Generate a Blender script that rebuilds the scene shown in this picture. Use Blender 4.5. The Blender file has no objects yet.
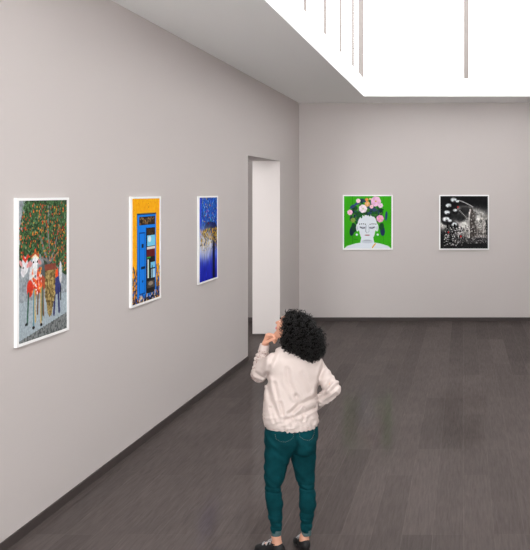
import bpy, math, random
import numpy as np
from mathutils import Vector
from mathutils.bvhtree import BVHTree

S = bpy.context.scene
COL = S.collection
rng = np.random.default_rng(7)
random.seed(7)

# ------------------------------------------------------------------ camera
F = 920.0            # focal length in pixels of a 530 px wide picture
CX, CY = 463.5, 193.0
CAMH = 2.45
cam = bpy.data.cameras.new('camera')
cam.sensor_fit = 'HORIZONTAL'
cam.sensor_width = 36.0
cam.lens = F / 530 * 36.0
cam.shift_x = -(CX - 265) / 530
cam.shift_y = -(275 - CY) / 530
cam.clip_end = 200
co = bpy.data.objects.new('camera', cam)
COL.objects.link(co)
co.location = (0, 0, CAMH)
co.rotation_euler = (math.pi / 2, 0, 0)
S.camera = co

# ------------------------------------------------------------------ world
SKY = 2.9
GLOW = 14.2
GDIR = (0.0, -0.72, -0.69)
GPOW = 2.0
SILL = 0.3
w = bpy.data.worlds.new('overcast_sky')
S.world = w
w.use_nodes = True
bg = w.node_tree.nodes['Background']
bg.inputs[0].default_value = (1.0, 0.992, 0.985, 1)
# overcast sky plus an added glow from low behind the camera, as fill
wn, wl = w.node_tree.nodes, w.node_tree.links
wt = wn.new('ShaderNodeTexCoord')
wd = wn.new('ShaderNodeVectorMath')
wd.operation = 'DOT_PRODUCT'
wd.inputs[1].default_value = GDIR
wl.new(wt.outputs['Generated'], wd.inputs[0])
wm = wn.new('ShaderNodeMath')
wm.operation = 'MAXIMUM'
wm.inputs[1].default_value = 0.0
wl.new(wd.outputs['Value'], wm.inputs[0])
wp = wn.new('ShaderNodeMath')
wp.operation = 'POWER'
wp.inputs[1].default_value = GPOW
wl.new(wm.outputs[0], wp.inputs[0])
wa = wn.new('ShaderNodeMath')
wa.operation = 'MULTIPLY_ADD'
wa.inputs[1].default_value = GLOW
wa.inputs[2].default_value = SKY
wl.new(wp.outputs[0], wa.inputs[0])
wl.new(wa.outputs[0], bg.inputs[1])
S.view_settings.view_transform = 'Standard'
S.view_settings.look = 'None'
S.view_settings.exposure = 0.0
S.view_settings.gamma = 1.0
S.view_settings.use_curve_mapping = False
S.cycles.max_bounces = 14
S.cycles.diffuse_bounces = 10
S.cycles.transparent_max_bounces = 16
S.cycles.use_denoising = True
try:
    S.cycles.denoiser = 'OPENIMAGEDENOISE'
except Exception:
    pass


# ------------------------------------------------------------------ helpers
def lin(c):
    c = np.asarray(c, float) / 255.0
    return np.where(c <= 0.04045, c / 12.92, ((c + 0.055) / 1.055) ** 2.4)


def rgba(r, g, b):
    return tuple(lin((r, g, b))) + (1.0,)


def mat(name, rgb, rough=0.6, spec=0.5, bump=0.0, bscale=200.0, var=0.0, vscale=6.0):
    m = bpy.data.materials.new(name)
    m.use_nodes = True
    nt = m.node_tree
    b = nt.nodes['Principled BSDF']
    b.inputs['Roughness'].default_value = rough
    b.inputs['Specular IOR Level'].default_value = spec
    b.inputs['Base Color'].default_value = rgba(*rgb)
    tc = nt.nodes.new('ShaderNodeTexCoord')
    if var > 0:
        n = nt.nodes.new('ShaderNodeTexNoise')
        n.inputs['Scale'].default_value = vscale
        n.inputs['Detail'].default_value = 5
        r = nt.nodes.new('ShaderNodeMapRange')
        r.inputs[3].default_value = 1 - var
        r.inputs[4].default_value = 1 + var
        mx = nt.nodes.new('ShaderNodeMix')
        mx.data_type = 'RGBA'
        mx.blend_type = 'MULTIPLY'
        mx.inputs[0].default_value = 1
        mx.inputs[6].default_value = rgba(*rgb)
        nt.links.new(tc.outputs['Object'], n.inputs['Vector'])
        nt.links.new(n.outputs['Fac'], r.inputs[0])
        nt.links.new(r.outputs[0], mx.inputs[7])
        nt.links.new(mx.outputs[2], b.inputs['Base Color'])
    if bump > 0:
        n2 = nt.nodes.new('ShaderNodeTexNoise')
        n2.inputs['Scale'].default_value = bscale
        n2.inputs['Detail'].default_value = 3
        bp = nt.nodes.new('ShaderNodeBump')
        bp.inputs['Strength'].default_value = bump
        bp.inputs['Distance'].default_value = 0.002
        nt.links.new(tc.outputs['Object'], n2.inputs['Vector'])
        nt.links.new(n2.outputs['Fac'], bp.inputs['Height'])
        nt.links.new(bp.outputs[0], b.inputs['Normal'])
    return m


def attr_mat(name, rough=0.5, spec=0.4, bump=0.0, bscale=300.0):
    m = mat(name, (200, 200, 200), rough, spec, bump, bscale)
    nt = m.node_tree
    a = nt.nodes.new('ShaderNodeVertexColor')
    a.layer_name = 'paint'
    nt.links.new(a.outputs['Color'], nt.nodes['Principled BSDF'].inputs['Base Color'])
    return m


def link(name, me, m=None, parent=None, smooth=False):
    o = bpy.data.objects.new(name, me)
    COL.objects.link(o)
    if m:
        me.materials.append(m)
    if parent:
        o.parent = parent
    if smooth:
        me.polygons.foreach_set('use_smooth', [True] * len(me.polygons))
    return o


def boxes(name, bl, m, parent=None, bevel=0.0):
    """bl: list of (x0,x1,y0,y1,z0,z1)"""
    vs, fs = [], []
    for (x0, x1, y0, y1, z0, z1) in bl:
        b = len(vs)
        vs += [(x0, y0, z0), (x1, y0, z0), (x1, y1, z0), (x0, y1, z0),
               (x0, y0, z1), (x1, y0, z1), (x1, y1, z1), (x0, y1, z1)]
        fs += [(b, b + 3, b + 2, b + 1), (b + 4, b + 5, b + 6, b + 7), (b, b + 1, b + 5, b + 4),
               (b + 1, b + 2, b + 6, b + 5), (b + 2, b + 3, b + 7, b + 6), (b + 3, b, b + 4, b + 7)]
    me = bpy.data.meshes.new(name)
    me.from_pydata(vs, [], fs)
    o = link(name, me, m, parent)
    if bevel:
        md = o.modifiers.new('bevel', 'BEVEL')
        md.width = bevel
        md.segments = 2
    return o


def empty(name, loc=(0, 0, 0), rz=0.0):
    o = bpy.data.objects.new(name, None)
    COL.objects.link(o)
    o.location = loc
    o.rotation_euler = (0, 0, rz)
    o.empty_display_size = 0.1
    return o


def tag(o, label=None, cat=None, group=None, kind=None):
    if label: o['label'] = label
    if cat: o['category'] = cat
    if group: o['group'] = group
    if kind: o['kind'] = kind
    return o


# ------------------------------------------------------------------ room
YB = F * CAMH / 128.0                    # back wall
XL = (299 - CX) / F * YB                 # face of the left wall
ZC = CAMH + 90.0 / F * YB                # ceiling underside
XR = 3.28
YF = -1.0
YLB = F * (ZC - CAMH) / 96.7             # back edge of roof opening
XLL = -1.775
XLR = 1.91
ZU = CAMH + 114.5 / F * YLB              # top of the upstand
DY0 = F * -XL / 215.5                    # doorway near edge
DY1 = F * -XL / 183.5                    # doorway far edge
DZ = CAMH + 32.0 / F * DY1
TH = 0.472
XA = XL - TH                             # other face of left wall
XAL = XA - 3.6                           # far wall of neighbouring room
YA = 11.0                                 # near wall of neighbouring room
BAY = 1.5
NB = 11
YLF = YLB - BAY * NB
ZT = 6.5

M_wall = mat('wall_paint', (202, 195, 193), 0.85, 0.25, 0.15, 260, 0.012, 1.2)
M_ceil = mat('ceiling_paint', (248, 249, 248), 0.9, 0.2)
M_curb = mat('upstand_paint', (247, 246, 245), 0.8, 0.2)
M_base = mat('baseboard_wood', (66, 58, 57), 0.6, 0.3, var=0.1)
M_post = mat('glazing_bar_paint', (134, 127, 124), 0.6, 0.3)
M_frame = mat('white_frame', (248, 248, 248), 0.5, 0.4)

# floor planks
M_floor = bpy.data.materials.new('dark_oak_planks')
M_floor.use_nodes = True
nt = M_floor.node_tree
N = nt.nodes
L = nt.links
pb = N['Principled BSDF']
geo = N.new('ShaderNodeNewGeometry')
sep = N.new('ShaderNodeSeparateXYZ')
L.new(geo.outputs['Position'], sep.inputs[0])
cmb = N.new('ShaderNodeCombineXYZ')
L.new(sep.outputs['Y'], cmb.inputs['X'])
L.new(sep.outputs['X'], cmb.inputs['Y'])
br = N.new('ShaderNodeTexBrick')
br.offset = 0.37
br.offset_frequency = 3
br.inputs['Color1'].default_value = rgba(87, 79, 77)
br.inputs['Color2'].default_value = rgba(77, 70, 68)
br.inputs['Mortar'].default_value = rgba(94, 86, 84)
br.inputs['Scale'].default_value = 1.0
br.inputs['Mortar Size'].default_value = 0.0022
br.inputs['Mortar Smooth'].default_value = 0.3
br.inputs['Bias'].default_value = 0.0
br.inputs['Brick Width'].default_value = 2.2
br.inputs['Row Height'].default_value = 0.22
L.new(cmb.outputs[0], br.inputs['Vector'])
mp = N.new('ShaderNodeMapping')
mp.inputs['Scale'].default_value = (38, 2.2, 1)
L.new(geo.outputs['Position'], mp.inputs[0])
gn = N.new('ShaderNodeTexNoise')
gn.inputs['Scale'].default_value = 1.6
gn.inputs['Detail'].default_value = 8
gn.inputs['Roughness'].default_value = 0.7
gn.inputs['Distortion'].default_value = 0.6
L.new(mp.outputs[0], gn.inputs['Vector'])
gr = N.new('ShaderNodeMapRange')
gr.inputs[1].default_value = 0.3
gr.inputs[2].default_value = 0.7
gr.inputs[3].default_value = 0.74
gr.inputs[4].default_value = 1.26
L.new(gn.outputs['Fac'], gr.inputs[0])
gn2 = N.new('ShaderNodeTexNoise')
gn2.inputs['Scale'].default_value = 0.9
gn2.inputs['Detail'].default_value = 4
L.new(geo.outputs['Position'], gn2.inputs['Vector'])
gr2 = N.new('ShaderNodeMapRange')
gr2.inputs[1].default_value = 0.3
gr2.inputs[2].default_value = 0.7
gr2.inputs[3].default_value = 0.93
gr2.inputs[4].default_value = 1.07
L.new(gn2.outputs['Fac'], gr2.inputs[0])
mm = N.new('ShaderNodeMath')
mm.operation = 'MULTIPLY'
L.new(gr.outputs[0], mm.inputs[0])
L.new(gr2.outputs[0], mm.inputs[1])
mx = N.new('ShaderNodeMix')
mx.data_type = 'RGBA'
mx.blend_type = 'MULTIPLY'
mx.inputs[0].default_value = 1
L.new(br.outputs['Color'], mx.inputs[6])
L.new(mm.outputs[0], mx.inputs[7])
L.new(mx.outputs[2], pb.inputs['Base Color'])
pb.inputs['Roughness'].default_value = 0.9
pb.inputs['Specular IOR Level'].default_value = 0.0
fg = N.new('ShaderNodeBsdfGlossy')
fg.inputs['Roughness'].default_value = 0.10
fx = N.new('ShaderNodeMixShader')
fx.inputs[0].default_value = 0.075
L.new(pb.outputs[0], fx.inputs[1])
L.new(fg.outputs[0], fx.inputs[2])
L.new(fx.outputs[0], N['Material Output'].inputs['Surface'])

# glass: clear with a faint fresnel reflection
M_glass = bpy.data.materials.new('clear_glass')
M_glass.use_nodes = True
nt = M_glass.node_tree
nt.nodes.remove(nt.nodes['Principled BSDF'])
tr = nt.nodes.new('ShaderNodeBsdfTransparent')
tr.inputs[0].default_value = (0.97, 0.975, 0.975, 1)
gl = nt.nodes.new('ShaderNodeBsdfGlossy')
gl.inputs['Roughness'].default_value = 0.02
fr = nt.nodes.new('ShaderNodeFresnel')
ms = nt.nodes.new('ShaderNodeMixShader')
fm = nt.nodes.new('ShaderNodeMath')
fm.operation = 'MULTIPLY'
fm.inputs[1].default_value = 0.25
nt.links.new(fr.outputs[0], fm.inputs[0])
nt.links.new(fm.outputs[0], ms.inputs[0])
nt.links.new(tr.outputs[0], ms.inputs[1])
nt.links.new(gl.outputs[0], ms.inputs[2])
nt.links.new(ms.outputs[0], nt.nodes['Material Output'].inputs['Surface'])


def struct(o):
    o['kind'] = 'structure'
    return o


struct(boxes('floor', [(XAL - 0.3, XR + 0.3, YF - 0.3, YB + 0.3, -0.2, 0.0)], M_floor))
struct(boxes('wall_left', [(XA, XL, YF, DY0, 0, ZC), (XA, XL, DY1, YB, 0, ZC), (XA, XL, DY0, DY1, DZ, ZC)], M_wall))
struct(boxes('wall_back', [(XA, XR + 0.3, YB, YB + 0.3, 0, ZC)], M_wall))
struct(boxes('wall_far_back', [(XAL - 0.3, XA, YB, YB + 0.3, 0, ZC)], mat('shade_darkened_wall_paint', (150, 143, 141), 0.85, 0.25)))  # wall paint darkened here to stand in for dimmer light in that room
struct(boxes('wall_right', [(XR, XR + 0.3, YF, YB, 0, ZC)], M_wall))
# front wall behind the camera; its big window is added as fill light
WX0, WX1, WZ0, WZ1 = XL + 0.1, XR - 0.1, SILL, ZC - 0.05
struct(boxes('wall_front', [(XA, WX0, YF - 0.3, YF, 0, ZC), (WX1, XR + 0.3, YF - 0.3, YF, 0, ZC),
                            (WX0, WX1, YF - 0.3, YF, 0, WZ0), (WX0, WX1, YF - 0.3, YF, WZ1, ZC)], M_wall))
w3 = struct(empty('added_front_window', (0, 0, 0)))
boxes('glass_pane', [(WX0, WX1, YF - .16, YF - .15, WZ0, WZ1)], M_glass, w3)
for k in range(1, 4):
    xx = WX0 + (WX1 - WX0) * k / 4
    boxes('mullion', [(xx - .03, xx + .03, YF - .2, YF - .1, WZ0, WZ1)], M_post, w3)
struct(boxes('wall_far_left', [(XAL - 0.3, XAL, YA, YB, 0, ZC)], M_wall))
struct(boxes('wall_far_front', [(XAL - 0.3, XA, YA - 0.3, YA, 0, 0.4), (XAL - 0.3, XA, YA - 0.3, YA, ZC - 0.3, ZC),
                                (XAL - 0.3, XAL + 0.4, YA - 0.3, YA, 0.4, ZC - 0.3)], M_wall))
w5 = struct(empty('added_side_room_window', (0, 0, 0)))  # unseen glazing added to brighten the doorway's far jamb
boxes('glass_pane', [(XAL + 0.4, XA, YA - .16, YA - .15, 0.4, ZC - 0.3)], M_glass, w5)
# ceiling slab with the roof opening, and an opening over the neighbouring room
AX0, AX1, AY0, AY1 = XAL + 0.6, XA - 0.4, YA + 1.0, YB - 1.6
struct(boxes('ceiling', [
    (XA, XLL - 0.12, YF - 0.3, YB + 0.3, ZC, ZC + 0.2), (XLR + 0.12, XR + 0.3, YF - 0.3, YB + 0.3, ZC, ZC + 0.2),
    (XLL - 0.12, XLR + 0.12, YLB + 0.12, YB + 0.3, ZC, ZC + 0.2),
    (XLL - 0.12, XLR + 0.12, YF - 0.3, YLF - 0.12, ZC, ZC + 0.2),
    (XAL - 0.3, AX0, YA - 0.3, YB + 0.3, ZC, ZC + 0.2), (AX1, XA, YA - 0.3, YB + 0.3, ZC, ZC + 0.2),
    (AX0, AX1, AY1, YB + 0.3, ZC, ZC + 0.2), (AX0, AX1, YA - 0.3, AY0, ZC, ZC + 0.2)], M_ceil))
struct(boxes('trim_1', [
    (XLL - 0.12, XLL, YLF - 0.12, YLB + 0.12, ZC, ZU), (XLR, XLR + 0.12, YLF - 0.12, YLB + 0.12, ZC, ZU),
    (XLL, XLR, YLB, YLB + 0.12, ZC, ZU), (XLL, XLR, YLF - 0.12, YLF, ZC, ZU)], M_ceil))
BH, BT = 0.07, 0.015
struct(boxes('baseboard_left', [(XL, XL + BT, YF, DY0, 0, BH), (XL, XL + BT, DY1, YB, 0, BH),
                                (XA, XL, DY1 - BT, DY1, 0, BH * .5)], M_base))
struct(boxes('baseboard_back', [(XL, XR, YB - BT, YB, 0, BH)], M_base))
struct(boxes('baseboard_right', [(XR - BT, XR, YF, YB, 0, BH)], M_base))
struct(boxes('baseboard_far', [(XAL, XA, YB - BT, YB, 0, BH), (XAL, XAL + BT, YA, YB, 0, BH)], M_base))

# lantern light over the gallery
lan = struct(empty('window_1', (0, 0, 0)))
PW = 0.084
for sx, x in ((1, XLL), (-1, XLR)):
    for i in range(NB + 1):
        y = YLB - BAY * i
        if i in (0, NB):
            y0, y1 = (y - PW, y) if i == 0 else (y, y + PW)
            boxes('corner_post', [(min(x, x - sx * PW), max(x, x - sx * PW), y0, y1, ZU, ZT)], M_post, lan)
        else:
            a, b = x - sx * 0.03, x - sx * 0.0
            boxes('mullion', [(min(a, b), max(a, b), y - 0.018, y + 0.018, ZU, ZT)], M_post, lan)
        if i < NB:
            boxes('glass_pane', [(x - sx * .095 - .003, x - sx * .095 + .003, y - BAY + .018, y - .018, ZU, ZT)], M_glass, lan)
for y, s in ((YLB, 1), (YLF, -1)):
    boxes('mullion', [(0.005, 0.095, min(y, y + s * .06), max(y, y + s * .06), ZU, ZT)], M_post, lan)
    for x0, x1 in ((XLL, 0.005), (0.095, XLR)):
        boxes('glass_pane', [(x0, x1, y + s * .03 - .004, y + s * .03 + .004, ZU, ZT)], M_glass, lan)
boxes('top_rail', [(XLL - .1, XLL + .02, YLF - .1, YLB + .1, ZT, ZT + .1), (XLR - .02, XLR + .1, YLF - .1, YLB + .1, ZT, ZT + .1),
                   (XLL, XLR, YLB - .02, YLB + .1, ZT, ZT + .1), (XLL, XLR, YLF - .1, YLF + .02, ZT, ZT + .1)], M_post, lan)
for i in range(NB):
    y = YLB - BAY * i
    boxes('glass_pane', [(XLL + .02, XLR - .02, y - BAY + .02, y - .02, ZT + .06, ZT + .07)], M_glass, lan)
    if i:
        boxes('roof_bar', [(XLL, XLR, y - .02, y + .02, ZT, ZT + .08)], M_post, lan)
w2 = struct(empty('added_side_room_skylight', (0, 0, 0)))  # unseen roof glass added to light the neighbouring room and doorway
boxes('glass_pane', [(AX0, AX1, AY0, AY1, ZC + 0.2, ZC + 0.21)], M_glass, w2)


# ------------------------------------------------------------------ painting tools
class Canvas:
    def __init__(s, nx, ny, base):
        s.nx, s.ny, s.sx = nx, ny, 1.0
        s.img = np.zeros((ny, nx, 3)) + np.array(base, float)
        s.V, s.U = np.meshgrid((np.arange(ny) + .5) / ny, (np.arange(nx) + .5) / nx, indexing='ij')

    def noise(s, sc, seed, asp=1.0):
        r = np.random.default_rng(seed)
        gx, gy = max(2, int(sc * asp)), max(2, int(sc))
        g = r.random((gy + 2, gx + 2))
        x, y = s.U * gx, s.V * gy
        i, j = x.astype(int), y.astype(int)
        fx, fy = x - i, y - j
        fx, fy = fx * fx * (3 - 2 * fx), fy * fy * (3 - 2 * fy)
        return (g[j, i] * (1 - fx) + g[j, i + 1] * fx) * (1 - fy) + (g[j + 1, i] * (1 - fx) + g[j + 1, i + 1] * fx) * fy

    def put(s, m, c, a=1.0):
        m = np.clip(m, 0, 1)[..., None] * a
        s.img = s.img * (1 - m) + np.array(c, float) * m

    def ell(s, cx, cy, rx, ry, c, a=1.0, soft=0.15, rot=0.0):
        dx, dy = s.U - cx, s.V - cy
        ca, sa = math.cos(rot), math.sin(rot)
        d = np.sqrt(((dx * ca + dy * sa) / rx) ** 2 + ((-dx * sa + dy * ca) / ry) ** 2)
        s.put((1 - d) / soft + .5, c, a)

    def rect(s, x0, y0, x1, y1, c, a=1.0):
        s.put(((s.U >= x0) & (s.U <= x1) & (s.V >= y0) & (s.V <= y1)).astype(float), c, a)

    def poly(s, pts, c, a=1.0):
        ins = np.zeros(s.U.shape, bool)
        n = len(pts)
        for k in range(n):
            x0, y0 = pts[k]
            x1, y1 = pts[(k + 1) % n]
            if y0 == y1: continue
            t = ((y0 > s.V) != (y1 > s.V)) & (s.U < (x1 - x0) * (s.V - y0) / (y1 - y0) + x0)
            ins ^= t
        s.put(ins.astype(float), c, a)

    def line(s, pts, wd, c, a=1.0):
        for (x0, y0), (x1, y1) in zip(pts[:-1], pts[1:]):
            dx, dy = x1 - x0, y1 - y0
            t = np.clip(((s.U - x0) * dx + (s.V - y0) * dy) / (dx * dx + dy * dy + 1e-9), 0, 1)
            d = np.hypot(s.U - x0 - t * dx, s.V - y0 - t * dy)
            s.put((wd - d) / 0.004 + .5, c, a)

    def dots(s, n, x0, x1, y0, y1, r0, r1, cols, seed, a=1.0, cond=None):
        r = np.random.default_rng(seed)
        for k in range(n):
            x, y = r.uniform(x0, x1), r.uniform(y0, y1)
            c = cols[r.integers(len(cols))]
            rr = r.uniform(r0, r1)
            as_ = r.uniform(.6, 1.5)
            if cond and not cond(x, y, r): continue
            i0, i1 = int((x - 2 * rr) / s.sx * s.nx), int((x + 2 * rr) / s.sx * s.nx) + 2
            j0, j1 = int((y - 2 * rr) * s.ny), int((y + 2 * rr) * s.ny) + 2
            i0, j0 = max(i0, 0), max(j0, 0)
            if i1 <= i0 or j1 <= j0: continue
            U, V = s.U[j0:j1, i0:i1], s.V[j0:j1, i0:i1]
            m = np.clip((1 - np.hypot((U - x) / rr * as_, (V - y) / rr / as_)) / .3 + .5, 0, 1)[..., None] * a
            s.img[j0:j1, i0:i1] = s.img[j0:j1, i0:i1] * (1 - m) + np.array(c, float) * m


PIC_W, PIC_H, FR = 0.955, 1.05, 0.024
M_canvas = attr_mat('painted_print', 0.8, 0.12)


def picture(loc, rz, cv, label, group, depth=0.03, name='framed_picture', PIC_W=PIC_W, FX=FR):
    """local: x right, z up, front faces -y; origin at the bottom centre of the back"""
    t = empty(name, loc, rz)
    tag(t, label, 'picture', group)
    W2 = PIC_W / 2
    FR = 0.020 if FX > 0.03 else 0.024
    boxes('frame', [(-W2, -W2 + FX, -depth, 0, 0, PIC_H), (W2 - FX, W2, -depth, 0, 0, PIC_H),
                    (-W2 + FX, W2 - FX, -depth, 0, 0, FR), (-W2 + FX, W2 - FX, -depth, 0, PIC_H - FR, PIC_H),
                    (-W2 + FX, W2 - FX, -0.010, 0, FR, PIC_H - FR)], M_frame, t)
    nx, ny = cv.nx, cv.ny
    xs = np.linspace(-W2 + FX, W2 - FX, nx + 1)
    zs = np.linspace(PIC_H - FR, FR, ny + 1)
    X, Z = np.meshgrid(xs, zs)
    yy = -depth + 0.004
    vs = np.stack([X.ravel(), np.full(X.size, yy), Z.ravel()], 1)
    vs = np.vstack([vs, [[xs[0], -0.010, zs[0]], [xs[-1], -0.010, zs[0]], [xs[-1], -0.010, zs[-1]], [xs[0], -0.010, zs[-1]]]])
    I = (np.arange(ny)[:, None] * (nx + 1) + np.arange(nx)[None]).ravel()
    fs = np.stack([I, I + nx + 1, I + nx + 2, I + 1], 1).tolist()
    nv = (nx + 1) * (ny + 1)
    fs.append([nv, nv + 1, nv + 2, nv + 3])
    me = bpy.data.meshes.new('canvas')
    me.from_pydata(vs.tolist(), [], fs)
    ca = me.color_attributes.new('paint', 'FLOAT_COLOR', 'CORNER')
    c = lin(np.clip(cv.img, 0, 255)).reshape(-1, 3)
    c = np.repeat(c, 4, axis=0)
    c = np.vstack([c, np.ones((4, 3)) * .5])
    c = np.hstack([c, np.ones((len(c), 1))])
    ca.data.foreach_set('color', c.ravel())
    link('canvas', me, M_canvas, t)
    return t


# --- picture of decorated goats below a fruit tree
def paint_goats():
    c = Canvas(150, 170, (150, 158, 164))
    n = c.noise(60, 1, 1) * .6 + c.noise(25, 2) * .4
    c.img *= (0.78 + .45 * n)[..., None]
    c.put((c.V > 0.72).astype(float), (168, 182, 190), .85)                 # pale ground
    nb = c.noise(70, 4)
    c.poly([(0, .985), (1, .875), (1, 1.1), (0, 1.1)], (128, 132, 132))
    m = (c.V > .985 - .11 * c.U)
    c.put(m * (nb > .55), (70, 74, 74), .7)
    # foliage
    edge = .40 + .05 * np.sin(c.U * 14) + .06 * c.noise(9, 5)
    edge = np.where(c.U > .62, edge + .12, edge)
    left = .12 - .35 * c.V + .05 * c.noise(12, 8)
    m = (c.V < edge) & (c.U > left)
    c.put(m, (44, 66, 42))
    cond = lambda x, y, r: y < .42 + (.13 if x > .62 else 0) and x > .10 - .4 * y
    c.dots(2600, 0, 1, 0, .58, .006, .013, [(30, 50, 30), (66, 104, 60), (88, 128, 78), (24, 36, 26), (110, 140, 110), (50, 84, 50)], 11, .9, cond)
    br_ = (122, 120, 122)
    c.line([(.60, .50), (.62, .38), (.58, .22), (.60, .05)], .012, br_)
    c.line([(.60, .49), (.50, .36), (.42, .27)], .014, br_)
    c.line([(.62, .46), (.72, .38), (.80, .24)], .011, br_)
    c.line([(.60, .46), (.45, .42)], .009, br_)
    c.line([(.64, .46), (.80, .40)], .009, br_)
    c.dots(900, 0, 1, 0, .5, .006, .011, [(40, 66, 38), (70, 110, 62)], 12, .8, cond)
    c.dots(330, .02, 1, .02, .56, .0045, .0095, [(214, 60, 40), (226, 120, 40), (226, 160, 50), (196, 40, 44), (220, 90, 40)], 13, 1, cond)
    c.sx = 1.15
    V0 = c.V
    c.V = .45 + (c.V - .45) * 1.06
    c.U = c.U * c.sx
    # dark hollow behind the animals
    c.ell(.62, .56, .20, .10, (66, 74, 74), .8, .4)
    # rear goat, blue body
    c.poly([(.80, .56), (.98, .55), (1, .72), (.82, .74)], (58, 64, 118))
    c.poly([(.78, .56), (.92, .52), (.93, .59), (.80, .60)], (232, 84, 40))
    c.line([(.84, .70), (.82, .88)], .022, (48, 52, 100))
    c.line([(.93, .70), (.95, .87)], .022, (48, 52, 100))
    c.ell(.985, .56, .035, .09, (214, 214, 216))
    c.line([(.99, .68), (.99, .78)], .012, (40, 40, 44))
    # body of front goats
    c.ell(.46, .62, .16, .07, (176, 80, 54))
    c.line([(.44, .66), (.42, .84)], .016, (112, 84, 58))
    c.line([(.54, .66), (.56, .86)], .020, (112, 84, 58))
    # far left goat head
    c.ell(.14, .46, .075, .065, (226, 226, 230), 1, .15, .3)
    c.ell(.10, .50, .045, .045, (224, 222, 226))
    c.ell(.22, .455, .05, .018, (222, 150, 150), 1, .2, -.4)
    c.ell(.05, .44, .04, .018, (222, 160, 160), 1, .2, .5)
    c.line([(.10, .40), (.15, .425), (.21, .39)], .014, (214, 60, 40))
    c.ell(.10, .475, .012, .010, (30, 30, 34))
    c.ell(.30, .56, .07, .10, (218, 218, 222))
    c.ell(.25, .64, .07, .065, (212, 58, 38))
    c.line([(.22, .68), (.19, .90)], .017, (60, 96, 84))
    c.ell(.17, .905, .03, .012, (24, 24, 26))
    # nearer goat
    c.ell(.40, .60, .085, .10, (214, 66, 40))
    c.dots(80, .30, .52, .50, .70, .008, .014, [(240, 150, 60), (250, 240, 230), (200, 40, 40), (250, 110, 60)], 14)
    c.ell(.37, .44, .062, .048, (238, 238, 240))
    c.ell(.37, .49, .05, .065, (236, 236, 238))
    c.ell(.37, .545, .035, .03, (206, 204, 208))
    c.ell(.47, .45, .045, .018, (206, 140, 140), 1, .2, .3)
    c.ell(.27, .46, .04, .016, (206, 146, 146), 1, .2, -.3)
    c.line([(.30, .395), (.37, .38), (.45, .40)], .013, (176, 84, 44))
    c.line([(.30, .41), (.37, .39), (.45, .42)], .006, (250, 230, 180))
    c.ell(.33, .445, .013, .010, (26, 26, 30))
    c.ell(.42, .445, .013, .010, (26, 26, 30))
    c.ell(.37, .555, .014, .008, (30, 30, 34))
    for x0, x1, y1, col in ((.34, .33, .93, (84, 134, 150)), (.36, .37, .90, (206, 176, 84)), (.50, .50, .93, (206, 166, 74)), (.53, .525, .90, (74, 120, 110))):
        c.line([(x0, .66), (x1, y1)], .012, col)
    c.ell(.33, .945, .03, .012, (24, 24, 26))
    c.ell(.51, .94, .03, .012, (24, 24, 26))
    # basket
    bk = [(.60, .50), (.86, .50), (.84, .72), (.76, .88), (.71, .90), (.66, .86), (.61, .70)]
    c.poly(bk, (150, 128, 78))
    c.dots(420, .60, .85, .53, .88, .008, .014, [(188, 166, 108), (112, 90, 50), (164, 142, 88), (92, 74, 42)], 15, .9,
           lambda x, y, r: abs(x - .73) < (.125 if y < .72 else .125 - (y - .72) * .6))
    c.poly([(.585, .475), (.87, .475), (.86, .53), (.60, .53)], (134, 68, 54))
    c.U = c.U / c.sx
    c.V = V0
    c.img *= (.9 + .2 * c.noise(110, 17))[..., None]
    return c


# --- blue door in a yellow wall
def paint_door():
    c = Canvas(140, 160, (252, 176, 8))
    c.img += ((c.noise(50, 21) - .5) * 26)[..., None] * np.array([.4, 1, .4])
    c.dots(60, 0, 1, 0, .98, .004, .009, [(200, 120, 10), (150, 90, 20)], 22, .6)
    fl = [(20, 60, 130), (30, 30, 40), (30, 90, 180), (120, 70, 20), (16, 20, 30), (230, 150, 20)]
    cond = lambda x, y, r: r.random() < (y - .62) / .34 and (x < .22 or x > .84 or y > .93)
    c.dots(1500, 0, 1, .62, 1, .008, .02, fl, 23, .95, cond)
    BL = (14, 126, 232)
    c.poly([(.17, .145), (.86, .145), (.86, .965), (.17, .965)], BL)
    c.line([(.17, .15), (.86, .15)], .008, (20, 50, 80))
    c.line([(.17, .15), (.17, .96)], .007, (10, 50, 110))
    c.rect(.24, .175, .82, .255, (38, 26, 18))
    c.dots(90, .26, .80, .185, .245, .006, .012, [(170, 130, 80), (20, 14, 10), (110, 80, 50)], 24)
    c.rect(.50, .285, .82, .93, (26, 20, 22))
    c.dots(40, .52, .80, .29, .35, .01, .02, [(60, 40, 20), (90, 60, 30)], 25)
    c.rect(.53, .36, .82, .47, (120, 206, 238))
    c.ell(.62, .40, .06, .03, (220, 236, 240))
    c.rect(.52, .475, .82, .50, (224, 214, 206))
    c.rect(.52, .50, .82, .575, (104, 22, 26))
    c.rect(.52, .575, .66, .59, (40, 170, 60))
    c.rect(.54, .60, .585, .78, (222, 226, 226))
    c.rect(.585, .60, .60, .78, (40, 150, 60))
    c.rect(.66, .63, .82, .69, (120, 200, 232))
    c.rect(.68, .70, .82, .79, (168, 214, 236))
    c.rect(.70, .66, .73, .80, (30, 30, 34))
    c.rect(.53, .81, .80, .88, (74, 66, 58))
    c.ell(.66, .84, .09, .02, (150, 136, 120))
    c.rect(.17, .265, .86, .285, BL)
    c.line([(.25, .33), (.25, .92)], .006, (8, 60, 140))
    c.line([(.25, .33), (.44, .33), (.44, .92), (.25, .92)], .006, (8, 60, 140))
    c.line([(.495, .29), (.495, .94)], .010, (12, 30, 60))
    c.rect(.33, .44, .40, .475, (20, 30, 50))
    c.rect(.31, .655, .46, .68, (16, 40, 80))
    c.line([(.35, .80), (.38, .80)], .01, (8, 60, 140))
    c.dots(90, .2, .85, .93, .995, .008, .02, [(20, 30, 50), (230, 200, 160), (30, 90, 180), (12, 12, 16)], 26)
    return c


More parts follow.
